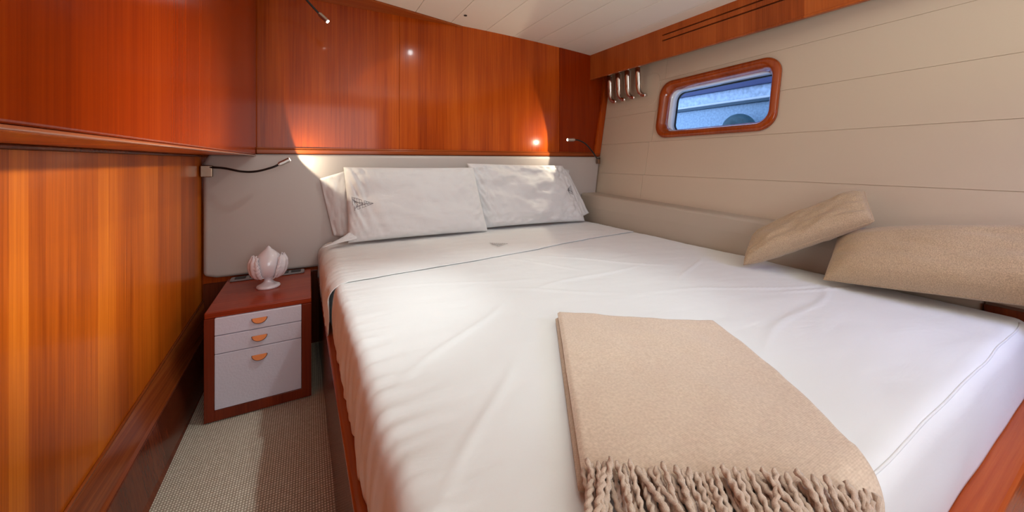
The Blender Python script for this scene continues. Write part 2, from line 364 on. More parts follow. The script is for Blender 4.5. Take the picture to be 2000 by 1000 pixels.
bm = bmesh.new(); prism(bm, ring(0.0595, 0.1005), (0, 0, 0.003)); link('pane', bm, M['pane'], win)

# removable hatch panel on the hull behind the hooks
bm = bmesh.new(); prism(bm, [(a, b, 0) for a, b in rrect(-0.552, 0.672, 0.02, 0.905, 0.06)], (0, 0, -0.003))
ap = link('access_panel', bm, M['hull'], bevel=0.0015); ap.matrix_world = HM
tag(ap, 'cream rounded access panel set in the hull lining behind the chrome hooks', 'panel')

# padded bolster between mattress and hull
def pad_front(y): return 1.872 - 0.035*min(1, max(0, (YH-y)/1.4)) + (-0.03 if y > 2.2 else 0)*0
bm = bmesh.new(); n = 60; rings = []
for i in range(n+1):
    y = (YH-0.045) + (0.30-(YH-0.045))*i/n; t = (YH-y)/2.1
    top = 0.752 - 0.022*(YH-y); xf = pad_front(y)
    hx = lambda h: HA.x + (h-0.736)*0.171 - 0.0685*(YH-y) - 0.004
    sec = [(xf+0.01, 0.40), (xf, 0.55), (xf-0.004, 0.65), (xf, top-0.014), (xf+0.004, top-0.004), (xf+0.016, top)]
    xb = hx(top); sec += [(max(xb, xf+0.02), top), (max(hx(0.40), xf+0.02), 0.40)]
    rings.append([bm.verts.new((x, y, z)) for x, z in sec])
for i in range(n):
    for k in range(len(rings[0])): 
        kk = (k+1) % len(rings[0]); bm.faces.new([rings[i][k], rings[i][kk], rings[i+1][kk], rings[i+1][k]])
bm.faces.new(rings[0]); bm.faces.new(rings[-1][::-1])
tag(link('side_bolster', bm, M['pad'], smooth=False, bevel=0.006), 'low beige padded bolster running along the hull beside the mattress', 'bolster')

# upholstered headboard
hb = bmesh.new()
xs0, xs1, z0, z1 = -0.452, 2.036, 0.425, 1.036
pts = [(xs0+0.0, z0), (2.0, z0-0.02), (2.083, z1), (xs0, z1)]
prism(hb, [(-0.452, YH-0.035, 0.44), (-0.40, YH-0.035, 0.425), (1.985, YH-0.035, 0.40), (2.078, YH-0.035, 1.036), (-0.43, YH-0.035, 1.036), (-0.452, YH-0.035, 0.99)], (0, 0.036, 0))
tag(link('headboard', hb, M['leather'], bevel=0.018, seg=5), 'greige leather upholstered headboard panel below the glossy wood bulkhead', 'headboard')
# dark wood below the headboard
bm = boxm((-0.455, YH-0.012, 0.0), (2.0, YH+0.004, 0.395)); struct(link('baseboard_head', bm, M['dark_wood']))

# ================================================================== overhead cabinet
cab = thing('overhead_cabinet', (-0.35, 0.8, 1.04), 'glossy red-brown wooden overhead cabinet along the left wall above eye level', 'cabinet')
def loc(bm, o): bmesh.ops.translate(bm, verts=bm.verts, vec=-Vector(o.location)); return bm
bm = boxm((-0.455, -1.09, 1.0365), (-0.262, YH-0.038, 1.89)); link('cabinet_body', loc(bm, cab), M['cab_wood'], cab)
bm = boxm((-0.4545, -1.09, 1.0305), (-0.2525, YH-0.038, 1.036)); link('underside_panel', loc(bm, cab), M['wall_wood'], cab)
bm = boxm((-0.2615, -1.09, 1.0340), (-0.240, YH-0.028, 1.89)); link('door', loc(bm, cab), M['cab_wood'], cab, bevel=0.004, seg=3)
bm = boxm((-0.2520, -1.09, 1.0275), (-0.2385, YH-0.030, 1.0335)); link('bottom_lip', loc(bm, cab), M['lip_highlight_wood'], cab, bevel=0.0025, seg=3)

# ================================================================== bed
BT = 0.55
def xl(y): return 0.112 - 0.020*y
def xr(y): return 1.835 - 0.035*max(0, (1.0-y)) 
YF = 0.205; YB = 2.27
bed = thing('bed', (0.95, 1.2, 0), 'built-in double berth with varnished wooden rails carrying the white mattress', 'bed')
def poly(pts, z0, z1):
    b = bmesh.new(); prism(b, [(x, y, z0) for x, y in pts], (0, 0, z1-z0)); return b
bm = poly([(xl(YF)-0.020, YF-0.018), (xl(YB)-0.022, YB), (xl(YB)+0.012, YB), (xl(YF)+0.012, YF-0.018)], 0.002, 0.352)
link('side_rail', loc(bm, bed), M['dark_wood'], bed, bevel=0.005, seg=3)
bm = poly([(xl(YF)-0.026, YF-0.02), (xl(YB)-0.028, YB), (xl(YB)+0.010, YB), (xl(YF)+0.010, YF-0.02)], 0.3525, 0.368)
link('rail_capping', loc(bm, bed), M['trim_wood'], bed, bevel=0.005, seg=3)
bm = boxm((xl(YF)+0.012, YF-0.050, 0.002), (1.80, YF+0.004, 0.368)); link('foot_rail', loc(bm, bed), M['rail_wood'], bed, bevel=0.006, seg=3)
bm = poly([(xl(YF)+0.013, YF+0.006), (xl(YB)+0.013, YB), (1.80, YB), (1.77, YF+0.006)], 0.32, 0.352)
link('slatted_base', loc(bm, bed), M['dark_wood'], bed)
bm = poly([(1.765, YF-0.9), (1.775, 0.9), (1.90, 0.9), (1.86, YF-0.9)], 0.002, 0.318); link('hull_side_board', loc(bm, bed), M['dark_wood'], bed, bevel=0.004)

# shelf board filling the gap along the hull at the foot
bm = poly([(1.806, -0.6), (1.822, 0.295), (1.868, 0.295), (1.808+0.012, -0.6)], 0.002, 0.560)
tag(link('side_shelf', bm, M['dark_wood'], bevel=0.003), 'narrow dark wooden shelf between mattress foot and hull under the big cushion', 'shelf')

def topn(x, y):
    """gentle relief of the made bed"""
    s = 0.0035*fb(x*2.2, y*2.2, 3.1) + 0.0016*fb(x*5, y*14, 1.7)
    # creases fanning in from the left edge
    d = max(0.0, 1 - (x-xl(y))/0.16)
    s += 0.0085*d*d*noise.noise(Vector((x*3, y*34, 5.0))) + 0.0045*d*noise.noise(Vector((x*10, y*80, 2.0)))
    # a few long diagonal tension creases
    for (cx, cy, an, ln, am) in ((1.15, 1.28, -0.75, 0.32, 0.0035), (1.35, 0.75, -0.35, 0.35, 0.003), (0.75, 1.05, -0.5, 0.25, 0.002), (0.9, 1.35, -0.9, 0.2, 0.0025), (0.28, 0.6, 0.9, 0.22, 0.0025), (1.55, 0.62, -0.2, 0.2, 0.003), (1.42, 1.0, 0.5, 0.3, 0.003), (0.35, 0.9, 0.7, 0.28, 0.003), (1.3, 0.55, 0.2, 0.4, 0.003), (0.5, 1.28, -0.3, 0.3, 0.0025), (1.0, 1.12, 0.1, 0.4, 0.0025)):
        dx, dy = x-cx, y-cy; u = dx*math.cos(an)+dy*math.sin(an); v = -dx*math.sin(an)+dy*math.cos(an) + 0.02*math.sin(u*9)
        if abs(u) < ln: s += 1.6*am*math.exp(-(v/0.007)**2)*(1-(u/ln)**2)
    return s
def mattress_bm():
    bm = bmesh.new(); Rr = 0.032; Hh = BT-0.335
    nx, ny, nz = 180, 220, 20
    vid = {}
    def key(i, j, k):
        if (i, j, k) in vid: return vid[(i, j, k)]
        u, v, w_ = i/nx, j/ny, k/nz
        y = YF + (YB-YF)*v; 
        x0, x1 = xl(y), xr(y); x = x0 + (x1-x0)*u; z = 0.335 + Hh*w_
        p = Vector((x, y, z))
        r = Rr; rf = 0.022
        c = Vector((min(max(x, x0+r), x1-r), min(max(y, YF+r), YB-r), min(z, BT-r)))
        d = p - c
        # plan-view rounding of corners then vertical rounding
        if d.length > 1e-9:
            m_ = max(abs(d.x), abs(d.y), abs(d.z)); q = c + d.normalized()*r if m_ > 0.999*r else c + d
            # interpolate inside the corner cell
            if m_ <= 0.999*r: q = c + d.normalized()*m_
            p = q
        wz = w_
        if k == nz or z > BT-r: p.z += topn(p.x, p.y)*min(1, (p.z-(BT-r))/r if p.z > BT-r else 0)
        # left side: loose gathered cloth
        if i < 6 or u < 0.03:
            a = (1 - u/0.03) if u < 0.03 else 0
            gth = noise.noise(Vector((0.3, y*22+1.5*math.sin(z*9), z*5)))*0.010 + noise.noise(Vector((4, y*60, z*8)))*0.004
            low = max(0, (BT-0.02-z)/Hh)
            p.x += a*(gth*(0.4+low) - 0.012*math.sin(min(1, low*1.1)*math.pi)*0.8)
            if k == 0: p.z += 0.010*noise.noise(Vector((9, y*9, 0))) + 0.008; p.x += 0.008*a
        if j == 0:
            p.y += 0.003*noise.noise(Vector((x*5, 0, z*8))) - 0.006*math.sin(w_*math.pi)
        vid[(i, j, k)] = bm.verts.new(p); return vid[(i, j, k)]
    F = bm.faces.new
    for i in range(nx):
        for j in range(ny): F([key(i,j,nz), key(i+1,j,nz), key(i+1,j+1,nz), key(i,j+1,nz)]); 
    for i in range(nx):
        for k in range(nz):
            F([key(i,0,k), key(i+1,0,k), key(i+1,0,k+1), key(i,0,k+1)]); F([key(i,ny,k), key(i,ny,k+1), key(i+1,ny,k+1), key(i+1,ny,k)])
    for j in range(ny):
        for k in range(nz):
            F([key(0,j,k), key(0,j,k+1), key(0,j+1,k+1), key(0,j+1,k)]); F([key(nx,j,k), key(nx,j+1,k), key(nx,j+1,k+1), key(nx,j,k+1)])
    # underside
    for i in range(nx):
        for j in range(ny): 
            q = [key(i,j,0), key(i,j+1,0), key(i+1,j+1,0), key(i+1,j,0)]
            F(q)
    return bm
bm = mattress_bm()
for v in bm.verts:
    if v.co.z < 0.372 and v.co.x > xl(v.co.y)+0.02 and v.co.y > YF+0.02: v.co.z = max(v.co.z, 0.354)
    if v.co.z < 0.372: v.co.z = max(v.co.z, 0.3695)
mat_o = link('mattress', bm, M['sheet'], smooth=True)
tag(mat_o, 'large white sheeted mattress filling the berth from bulkhead to foot', 'mattress')
bm = bmesh.new(); SP = []
for i in range(121):
    x = xl(YF)+0.03 + (1.76-xl(YF))*i/120
    SP.append((min(x, 1.80), YF+0.012+0.003*noise.noise(Vector((x*7, 1, 1))) + (0.02*max(0, (x-1.72)/0.08)**2), 0))
tmp_tree = BVHTree.FromObject(mat_o, bpy.context.evaluated_depsgraph_get())
SP = [Vector((x, y, (tmp_tree.ray_cast(Vector((x, y, 1)), Vector((0, 0, -1)))[0] or Vector((0, 0, BT))).z + 0.0006)) for x, y, z in SP if x < 1.76]
tube(bm, SP, 0.0022, 8); link('seam_piping', bm, M['sheet'], mat_o, smooth=True)
bvh_m = BVHTree.FromObject(mat_o, bpy.context.evaluated_depsgraph_get())
def top_z(x, y, default=BT):
    h = bvh_m.ray_cast(Vector((x, y, 1.0)), Vector((0, 0, -1)), 0.9)
    return h[0].z if h[0] is not None else default

# turned-down top sheet (visible hem line across the bed)
def yfold(x): return 1.475 + 0.12*(x-0.06) + 0.012*math.sin(x*5+1)
def cuff(u, v):
    # u across 0..1, v from fold (0) to pillows (1)
    L0 = 0.16
    s = u*(1.74+L0) - L0
    yv = 1.5
    y = None
    if s >= 0.05:
        x = xl(1.8) + s; y = yfold(x) + (2.262-yfold(x))*v; x = min(x, xr(y)-0.03)
        z = top_z(x, y) + 0.0032
        if s < 0.09: pass
    else:
        a = xl(1.8); y = yfold(a) + (2.262-yfold(a))*v + 0.0
        t = (0.05 - s)                    # distance past the start of the rounding
        q = min(1, t/0.085); ang = q*math.pi/2
        x = xl(y) + 0.05 - 0.062*math.sin(ang); z = BT + topn(xl(y)+0.05, y) + 0.004 - 0.060*(1-math.cos(ang))
        if t > 0.085: z -= (t-0.085)
        g_ = noise.noise(Vector((0.3, y*22+1.5*math.sin(z*9), z*5)))*0.008 + noise.noise(Vector((7, y*70, z*6)))*0.006
        x -= 0.010*q - g_*q
    z += 0.0018*fb(x*6, y*16, 8.0)
    return Vector((x, y, z))
bm = bmesh.new(); gridsurf(bm, cuff, 180, 90)
o = link('top_sheet', bm, M['sheet'], smooth=True)
m = o.modifiers.new('solid', 'SOLIDIFY'); m.thickness = 0.0022; m.offset = 1
tag(o, 'white top sheet turned down across the head of the bed with a hem line', 'sheet')

# ---------------------------------------------------------------- embroidered sail motif (threads lying on a surface)
def motif_lines():
    L_ = []
    # a triangular sail of parallel hatching with outline, in a unit frame pointing to +x
    L_ += [((0, 0.5), (1, 0)), ((0, 0.5), (0.05, -0.10)), ((0.05, -0.10), (1, 0)), ((0.12, -0.5), (1, 0)), ((0.12, -0.5), (0.1, -0.15))]
    for i in range(1, 8):
        t = i/9; L_.append(((0+t, 0.5*(1-t)), (0.03+t, -0.09*(1-t))))
    for i in range(1, 6):
        t = i/6; L_.append(((0.0, 0.5-0.55*t), (t*0.9+0.05, (0.5*(1-t)-0.09*(1-t))*0.2)))
    for i in range(1, 7):
        t = i/7; L_.append(((0.12+0.88*t, -0.5*(1-t)), (0.10+0.85*t, -0.13*(1-t))))
    for i in range(1, 4):
        t = i/4; L_.append(((0.12, -0.5+0.37*t), (0.95*t+0.05*(1-t)+0.0, -0.06*(1-t))))
    return L_
def motif(name, parent, fn, mat, r=0.0006):
    bm = bmesh.new()
    for (a, b) in motif_lines():
        P = [fn(a[0]+(b[0]-a[0])*t/5, a[1]+(b[1]-a[1])*t/5) for t in range(6)]
        if None in P: continue
        tube(bm, P, r, 5)
    return link(name, bm, mat, parent)
def fm(u, v):
    x = 0.845+0.085*u+0.01*v; y = 1.745+0.10*v-0.01*u
    return Vector((x, y, top_z(x, y)+0.0125))
M['thread_light'] = plain('pale_thread', (0.42, 0.40, 0.38), 0.8)
motif('embroidered_emblem', o, fm, M['thread_light'], 0.0006)

# ================================================================== pillows
def cushion_bm(wd, ht, th, nu=70, nv=50, conc=0.035, seed=0, wr=0.006, p=0.42, gusset=0.0, edgew=0.0, folds=0.0):
    bm = bmesh.new(); sides = []
    def f(u, v, s):
        uu, vv = u*2-1, v*2-1
        x = uu*wd/2*(1 - conc*(1-vv*vv)*abs(uu)**3); y = vv*ht/2*(1 - conc*1.3*(1-uu*uu)*abs(vv)**3)
        e = max(0, (1-uu**4)*(1-vv**4))
        z = s*(th/2*(e**p) + gusset/2)
        k = wr*min(1, e*3)
        rad = (1-min(1, e*1.2))
        z += s*k*(fb(uu*2.5+seed, vv*2.5, seed*1.7) + (0.8*edgew+0.25)*rad*fb(uu*12+seed, vv*5, seed+4) + 0.25*rad*fb(uu*4, vv*16, seed+9))
        if folds: z += s*folds*min(1, e*4)*(max(0, -uu-0.35)**1.2*noise.noise(Vector((uu*16+vv*3, vv*1.2, 3))) *2 + max(0, uu-0.3)*noise.noise(Vector((uu*9-vv*6, vv*1.5, 7)))*1.2)
        return Vector((x, y, z))
    G = []
    for s in (1, -1):
        G.append([[None]*(nv+1) for _ in range(nu+1)])
        for i in range(nu+1):
            for j in range(nv+1):
                border = i in (0, nu) or j in (0, nv)
                if s == -1 and border and gusset == 0: G[1][i][j] = G[0][i][j]
                else:
                    # denser near the edges
                    u = 0.5-0.5*math.cos(math.pi*i/nu)*(1-0.0); v = 0.5-0.5*math.cos(math.pi*j/nv)
                    G[-1][i][j] = bm.verts.new(f(u, v, s))
    for q, g_ in enumerate(G):
        for i in range(nu):
            for j in range(nv):
                qd = [g_[i][j], g_[i+1][j], g_[i+1][j+1], g_[i][j+1]]
                if q: qd = qd[::-1]
                bm.faces.new(qd)
    if gusset:
        a, b = G
        for i in range(nu):
            bm.faces.new([a[i][0], b[i][0], b[i+1][0], a[i+1][0]]); bm.faces.new([a[i][nv], a[i+1][nv], b[i+1][nv], b[i][nv]])
        for j in range(nv):
            bm.faces.new([a[0][j], a[0][j+1], b[0][j+1], b[0][j]]); bm.faces.new([a[nu][j], b[nu][j], b[nu][j+1], a[nu][j+1]])
    return bm
def border_bm(wd, ht, conc, r=0.0022, n=40):
    P = []
    def q(uu, vv): return Vector((uu*wd/2*(1 - conc*(1-vv*vv)*abs(uu)**3), vv*ht/2*(1 - conc*1.3*(1-uu*uu)*abs(vv)**3), 0))
    for i in range(n): P.append(q(-1+2*i/n, -1))
    for i in range(n): P.append(q(1, -1+2*i/n))
    for i in range(n): P.append(q(1-2*i/n, 1))
    for i in range(n+1): P.append(q(-1, 1-2*i/n))
    bm = bmesh.new(); tube(bm, P, r, 6); return bm
def pose(bm, c, X, Y_, shear=None):
    """place local frame: x axis along X, y axis towards Y_, z = their cross product"""
    X = Vector(X).normalized(); Y_ = Vector(Y_); Y_ = (Y_ - X*Y_.dot(X)).normalized(); Z_ = X.cross(Y_); c = Vector(c)
    for v in bm.verts:
        q = v.co.copy(); v.co = c + X*q.x + Y_*q.y + Z_*q.z
    return bm
def bvh_of(o):
    bpy.context.view_layer.update(); return BVHTree.FromObject(o, bpy.context.evaluated_depsgraph_get())
# left pillow
def quadwarp(bm, wd, ht, BL, BR, TL, TR, nrm, back=1.0):
    """bilinear map of the flat cushion onto four given corners; thickness along nrm"""
    BL, BR, TL, TR, nrm = map(Vector, (BL, BR, TL, TR, nrm)); nrm.normalize()
    for v in bm.verts:
        u = v.co.x/wd+0.5; t = v.co.y/ht+0.5; z = v.co.z*(1.0 if v.co.z > 0 else back)
        v.co = BL*(1-u)*(1-t)+BR*u*(1-t)+TL*(1-u)*t+TR*u*t + nrm*z
    return bm
nrm = (0.0, -0.97, 0.24)
p1 = thing('pillow', (0.56, 2.17, 0.56), 'white pillow propped left on the headboard, dark sail embroidery by its left edge', 'pillow', 'bed pillows against the headboard')
bm = quadwarp(cushion_bm(0.8, 0.42, 0.13, 90, 60, 0.02, 1.0, 0.010, 0.34, edgew=0.6, folds=0.016), 0.8, 0.42, (0.180, 2.130, 0.566), (0.985, 2.115, 0.560), (0.165, 2.225, 0.967), (0.930, 2.215, 0.958), nrm, 0.4)
pb = link('pillow_body', loc(bm, p1), M['pillow'], p1, smooth=True)
def flap(fn, name, parent, nu=24, nv=24, th=0.003, mat='pillow'):
    bm = bmesh.new(); gridsurf(bm, fn, nu, nv); o = link(name, loc(bm, parent), M[mat], parent, smooth=True)
    m = o.modifiers.new('solid', 'SOLIDIFY'); m.thickness = th; m.offset = 0; return o
def bil(P, bend, amp=0.004, sd=0):
    P = [Vector(p) for p in P]; bend = Vector(bend)
    def f(u, v):
        q = P[0]*(1-u)*(1-v)+P[1]*u*(1-v)+P[2]*(1-u)*v+P[3]*u*v
        q = q + bend*math.sin(math.pi*u)*(0.4+0.6*v) + bend.normalized()*amp*fb(u*4+sd, v*5, sd)*2
        return q
    return f
# loose open end of the pillow case, folded outwards behind the pillow
flap(bil([(0.20, 2.215, 0.585), (0.118, 2.262, 0.590), (0.20, 2.235, 0.955), (0.050, 2.272, 0.905)], (0, -0.016, 0), 0.004, 3), 'pillowcase_flap', p1)
flap(bil([(0.22, 2.10, 0.590), (0.055, 2.085, 0.565), (0.22, 2.14, 0.640), (0.16, 2.13, 0.600)], (0, -0.01, 0.006), 0.003, 8), 'pillowcase_flap', p1)
tree = bvh_of(pb)
def on_pillow(tree, par, u, v, c, du, dv, n=Vector((0, -1, 0.0))):
    p = Vector(c) + Vector(du)*u + Vector(dv)*v - par.location
    h = tree.ray_cast(p + n*0.5, -n, 1.0)
    return (h[0] + n*0.0008 + par.location) if h[0] is not None else None
def emb(pb_, par, c, du, dv, mat=None):
    tr = bvh_of(pb_)
    bm = bmesh.new()
    for (a, b) in motif_lines():
        P = [on_pillow(tr, par, a[0]+(b[0]-a[0])*t/5, a[1]+(b[1]-a[1])*t/5, c, du, dv) for t in range(6)]
        if any(q is None for q in P): continue
        tube(bm, P, 0.0007, 5)
    link('embroidered_emblem', loc(bm, par), mat or M['thread'], par)
emb(pb, p1, (0.200, 2.1, 0.772), (0.105, 0, 0.0), (0.0, 0, 0.072))
# right pillow
p2 = thing('pillow', (1.40, 2.17, 0.56), 'white creased pillow propped right on the headboard, partly behind the other, nearer the hull', 'pillow', 'bed pillows against the headboard')
bm = quadwarp(cushion_bm(0.8, 0.42, 0.13, 90, 60, 0.02, 6.0, 0.020, 0.34, edgew=1.0, folds=0.020), 0.8, 0.42, (0.985, 2.185, 0.566), (1.765, 2.11, 0.562), (0.90, 2.245, 0.985), (1.645, 2.22, 0.967), nrm, 0.3)
pb2 = link('pillow_body', loc(bm, p2), M['pillow'], p2, smooth=True)
flap(bil([(1.70, 2.12, 0.585), (1.825, 2.13, 0.615), (1.62, 2.22, 0.940), (1.700, 2.235, 0.94)], (0, -0.014, 0), 0.004, 5), 'pillowcase_flap', p2)
flap(bil([(1.60, 2.245, 0.80), (1.735, 2.262, 0.84), (1.60, 2.245, 0.965), (1.745, 2.262, 0.93)], (0, -0.006, 0), 0.003, 6), 'pillowcase_flap', p2)
emb(pb2, p2, (1.688, 2.1, 0.795), (-0.075, 0, 0.0), (0.0, 0, 0.075))

# ================================================================== cushions by the hull
c1 = thing('cushion', (1.68, 0.62, 0.52), 'large beige linen cushion lying along the hull, cut off by the right edge', 'cushion', 'beige linen cushions along the hull')
bm = quadwarp(cushion_bm(0.70, 0.36, 0.19, 90, 60, 0.02, 11.0, 0.007, 0.5, edgew=0.3), 0.70, 0.36, (1.630, 0.625, 0.572), (1.715, -0.06, 0.640), (1.835, 0.655, 0.715), (1.862, -0.06, 0.835), (-0.72, 0.05, 0.68), 0.45)
link('cushion_body', loc(bm, c1), M['cushion'], c1, smooth=True)
bm = quadwarp(border_bm(0.70, 0.36, 0.02), 0.70, 0.36, (1.630, 0.625, 0.572), (1.715, -0.06, 0.640), (1.835, 0.655, 0.715), (1.862, -0.06, 0.835), (-0.72, 0.05, 0.68))
link('seam', loc(bm, c1), M['cushion'], c1, smooth=True)
c2 = thing('cushion', (1.72, 0.8, 0.56), 'small beige linen cushion tilted up against the hull, resting on the larger one', 'cushion', 'beige linen cushions along the hull')
bm = quadwarp(cushion_bm(0.46, 0.26, 0.125, 70, 50, 0.006, 15.0, 0.009, 0.40, edgew=0.4), 0.46, 0.26, (1.595, 0.885, 0.566), (1.750, 0.525, 0.788), (1.770, 0.935, 0.665), (1.888, 0.595, 0.885), (-0.72, 0.02, 0.68), 0.7)
cb2 = link('cushion_body', loc(bm, c2), M['cushion'], c2, smooth=True)
bm = quadwarp(border_bm(0.46, 0.26, 0.006), 0.46, 0.26, (1.595, 0.885, 0.566), (1.750, 0.525, 0.788), (1.770, 0.935, 0.665), (1.888, 0.595, 0.885), (-0.72, 0.02, 0.68))
link('seam', loc(bm, c2), M['cushion'], c2, smooth=True)

# ================================================================== throw
TL, TR, BL, BR = Vector((0.610, 0.842, 0)), Vector((0.932, 0.592, 0)), Vector((0.323, 0.388, 0)), Vector((0.656, 0.167, 0))
def drop_z(x, y):
    if y > YF+0.03: return top_z(x, y)
    return BT - 0.02 if y > YF else BT-0.02
def surf_xyz(x, y):
    """follow the mattress top, then hang over its foot edge"""
    e = YF + 0.03
    if y >= e: return Vector((x, y, top_z(x, y)))
    d = e - y; r = 0.045; q = min(d/(r*1.57), 1); a = q*math.pi/2
    z = BT - r*(1-math.cos(a)); yy = e - r*math.sin(a)
    if d > r*1.57: z -= d - r*1.57
    return Vector((x, yy - 0.004, z))
def throw_layer(z0, th, off, shrink, seed, name, parent, mat, endcut=0.0):
    bm = bmesh.new(); nu, nv = 70, 90
    def plan(u, v):
        # u: left 0 -> right 1, v: head end 0 -> fringe 1
        side_l = TL.lerp(BL, v); side_r = TR.lerp(BR, v)
        bow = Vector((0.012, 0.012, 0))*math.sin(math.pi*v)*1.0
        side_l = side_l + Vector((-0.002-0.0*v, 0, 0)) ; side_r = side_r + Vector((0.018, -0.006, 0))*math.sin(math.pi*min(1, v*1.05))
        p = side_l.lerp(side_r, u)
        p += Vector((0.4, 0.55, 0)).normalized()*0.006*math.sin(u*7+seed)*(1-v)
        return p + off
    def f(u, v, s):
        u_ = shrink*0 + u; p = plan(u_, v); q = surf_xyz(p.x, p.y)
        ed = min(1, min(u, 1-u)/0.02, v/0.02, (1-v)/0.012); ed = math.sqrt(max(0, 1-(1-ed)**2))
        wv = 0.004*fb(u*3+seed, v*4, seed)*1.0
        hgt = z0 + (th/2)*(1+s*ed) + (0.5+0.5*s)*(wv + 0.0)
        # relaxed corner on right side flattens
        q.z += hgt*(1.0 if q.z > BT-0.03 else 0.4); q.y -= 0 if q.z > BT-0.03 else hgt*0.6
        return q
    A_ = gridsurf(bm, lambda u, v: f(u, v, 1), nu, nv); B_ = gridsurf(bm, lambda u, v: f(u, v, -1), nu, nv, True)
    bmesh.ops.remove_doubles(bm, verts=bm.verts, dist=1e-5)
    return link(name, loc(bm, parent), mat, parent, smooth=True)
th = thing('throw_blanket', (0.63, 0.5, 0.55), 'folded beige woollen throw with twisted fringe lying across the foot of the bed', 'throw')
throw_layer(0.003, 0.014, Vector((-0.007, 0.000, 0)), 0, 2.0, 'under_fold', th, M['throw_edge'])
throw_layer(0.019, 0.015, Vector((0.0, 0, 0)), 0, 0.3, 'blanket_body', th, M['throw'])
fd = (BL - TL).normalized()
acr = (BR - BL)
for lay in range(2):
    n = 48
    for i in range(n):
        t = (i+0.5*lay+random.uniform(-0.15, 0.15))/n
        if t > 1: continue
        p = BL + acr*t; spread = 0.9 if lay else 0.45
        an = random.gauss(0, 0.12*(1+lay)); d = Vector((fd.x*math.cos(an)-fd.y*math.sin(an), fd.x*math.sin(an)+fd.y*math.cos(an), 0))
        Ln = random.uniform(0.10, 0.15); pts = []; cur = p - fd*0.004; lift0 = 0.026 if not lay else 0.030
        hd = d; wig = random.uniform(-1, 1); ph = random.uniform(0, 6)
        for k in range(15):
            tt = k/14
            s_ = surf_xyz(cur.x, cur.y); lift = lift0*max(0.0, 1-tt*1.25)**1.2 + 0.006 + (0.008 + 0.006*math.sin(tt*5+ph))*lay
            pts.append(s_ + Vector((0, -0.003 if cur.y < YF else 0, lift if cur.y > YF-0.02 else lift*0.5)))
            ca = wig*0.45*math.sin(tt*4+ph)/14*2
            hd = Vector((hd.x*math.cos(ca)-hd.y*math.sin(ca), hd.x*math.sin(ca)+hd.y*math.cos(ca), 0))
            cur = cur + hd*Ln/14
        path = catmull(pts, 4); rr = random.uniform(0.0031, 0.0042)
        bm = bmesh.new(); tube(bm, path, lambda q, rr=rr: rr*(0.9+0.35*q), 10, twist=520*(1 if i % 2 else -1)*0.5, lobe=0.40)
        link('tassel', loc(bm, th), M['tassel'], th, smooth=True)

# ================================================================== nightstand
ns = thing('nightstand', (-0.17, 2.0, 0), 'small mahogany nightstand with three grey leather drawers between left wall and bed', 'nightstand')
NX0, NX1, NY0, NY1, NH = -0.350, 0.008, 1.785, 2.268, 0.42
bm = bmesh.new(); prism(bm, [(NX0, NY0+0.006, NH-0.022), (NX1, NY0+0.006, NH-0.022), (NX1, NY1, NH-0.022), (NX0, NY1, NH-0.022)], (0, 0, 0.022))
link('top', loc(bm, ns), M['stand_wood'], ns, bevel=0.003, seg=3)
bm = bmesh.new()
fx0, fx1, fz0, fz1 = -0.3175, -0.029, 0.045, 0.3995
box(bm, (NX0, NY0, 0.004), (fx0-0.001, NY0+0.02, NH-0.0225)); box(bm, (fx1+0.001, NY0, 0.004), (NX1, NY0+0.02, NH-0.0225))
box(bm, (fx0-0.001, NY0, 0.004), (fx1+0.001, NY0+0.02, fz0-0.001))
box(bm, (NX0, NY0+0.0205, 0.004), (NX0+0.018, NY1, NH-0.0225)); box(bm, (NX1-0.018, NY0+0.0205, 0.004), (NX1, NY1, NH-0.0225)); box(bm, (NX0+0.0185, NY1-0.018, 0.004), (NX1-0.0185, NY1, NH-0.0225))
box(bm, (NX0+0.0185, NY0+0.0205, 0.004), (NX1-0.0185, NY1-0.0185, 0.03))
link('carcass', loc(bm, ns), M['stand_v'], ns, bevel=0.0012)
for (za, zb, hz) in ((0.331, 0.3965, 0.366), (0.2600, 0.3285, 0.2955), (0.0465, 0.2575, 0.219)):
    bm = boxm((fx0, NY0-0.002, za), (fx1, NY0+0.016, zb)); d = link('drawer', loc(bm, ns), M['drawer'], ns, bevel=0.002, seg=3)
    # half moon leather pull, projecting from the face
    cx = -0.174; bm = bmesh.new(); pts = [(cx-0.024, 0)]; 
    pts = [(cx + 0.025*math.cos(R(a)), -0.019*math.sin(R(a))) for a in range(0, 181, 12)]
    prism(bm, [(x, NY0-0.0035 - 0.002 - 0.0*i, hz+0.009+z) for i, (x, z) in enumerate(pts)], (0, -0.005, 0))
    for v in bm.verts: 
        v.co.y -= 0.35*(hz+0.009 - v.co.z)
    e = link('pull', loc(bm, ns), M['tab'], d, bevel=0.0012, seg=2)
    bm = bmesh.new(); tube(bm, [(x*1.0, NY0-0.0080 + 0.35*z, hz+0.009+z) for x, z in pts], 0.0021, 8)
    link('pull_edge', loc(bm, ns), M['tab_edge'], d, smooth=True)
# socket strip on the back of the top
sk = thing('socket_strip', (-0.18, 2.225, NH), 'grey power strip with black sockets along the back of the nightstand', 'socket')
bm = bmesh.new(); prism(bm, [(x, y, NH+0.001) for x, y in rrect(-0.335, 2.195, -0.022, 2.255, 0.012)], (0, 0, 0.008))
link('faceplate', loc(bm, sk), M['socket'], sk, bevel=0.002)
for xx in (-0.295, -0.235, -0.115, -0.060):
    bm = bmesh.new(); prism(bm, [(x, y, NH+0.0095) for x, y in rrect(xx-0.022, 2.203, xx+0.022, 2.247, 0.006)], (0, 0, 0.002))
    link('socket_insert', loc(bm, sk), M['black'], sk, bevel=0.0006)
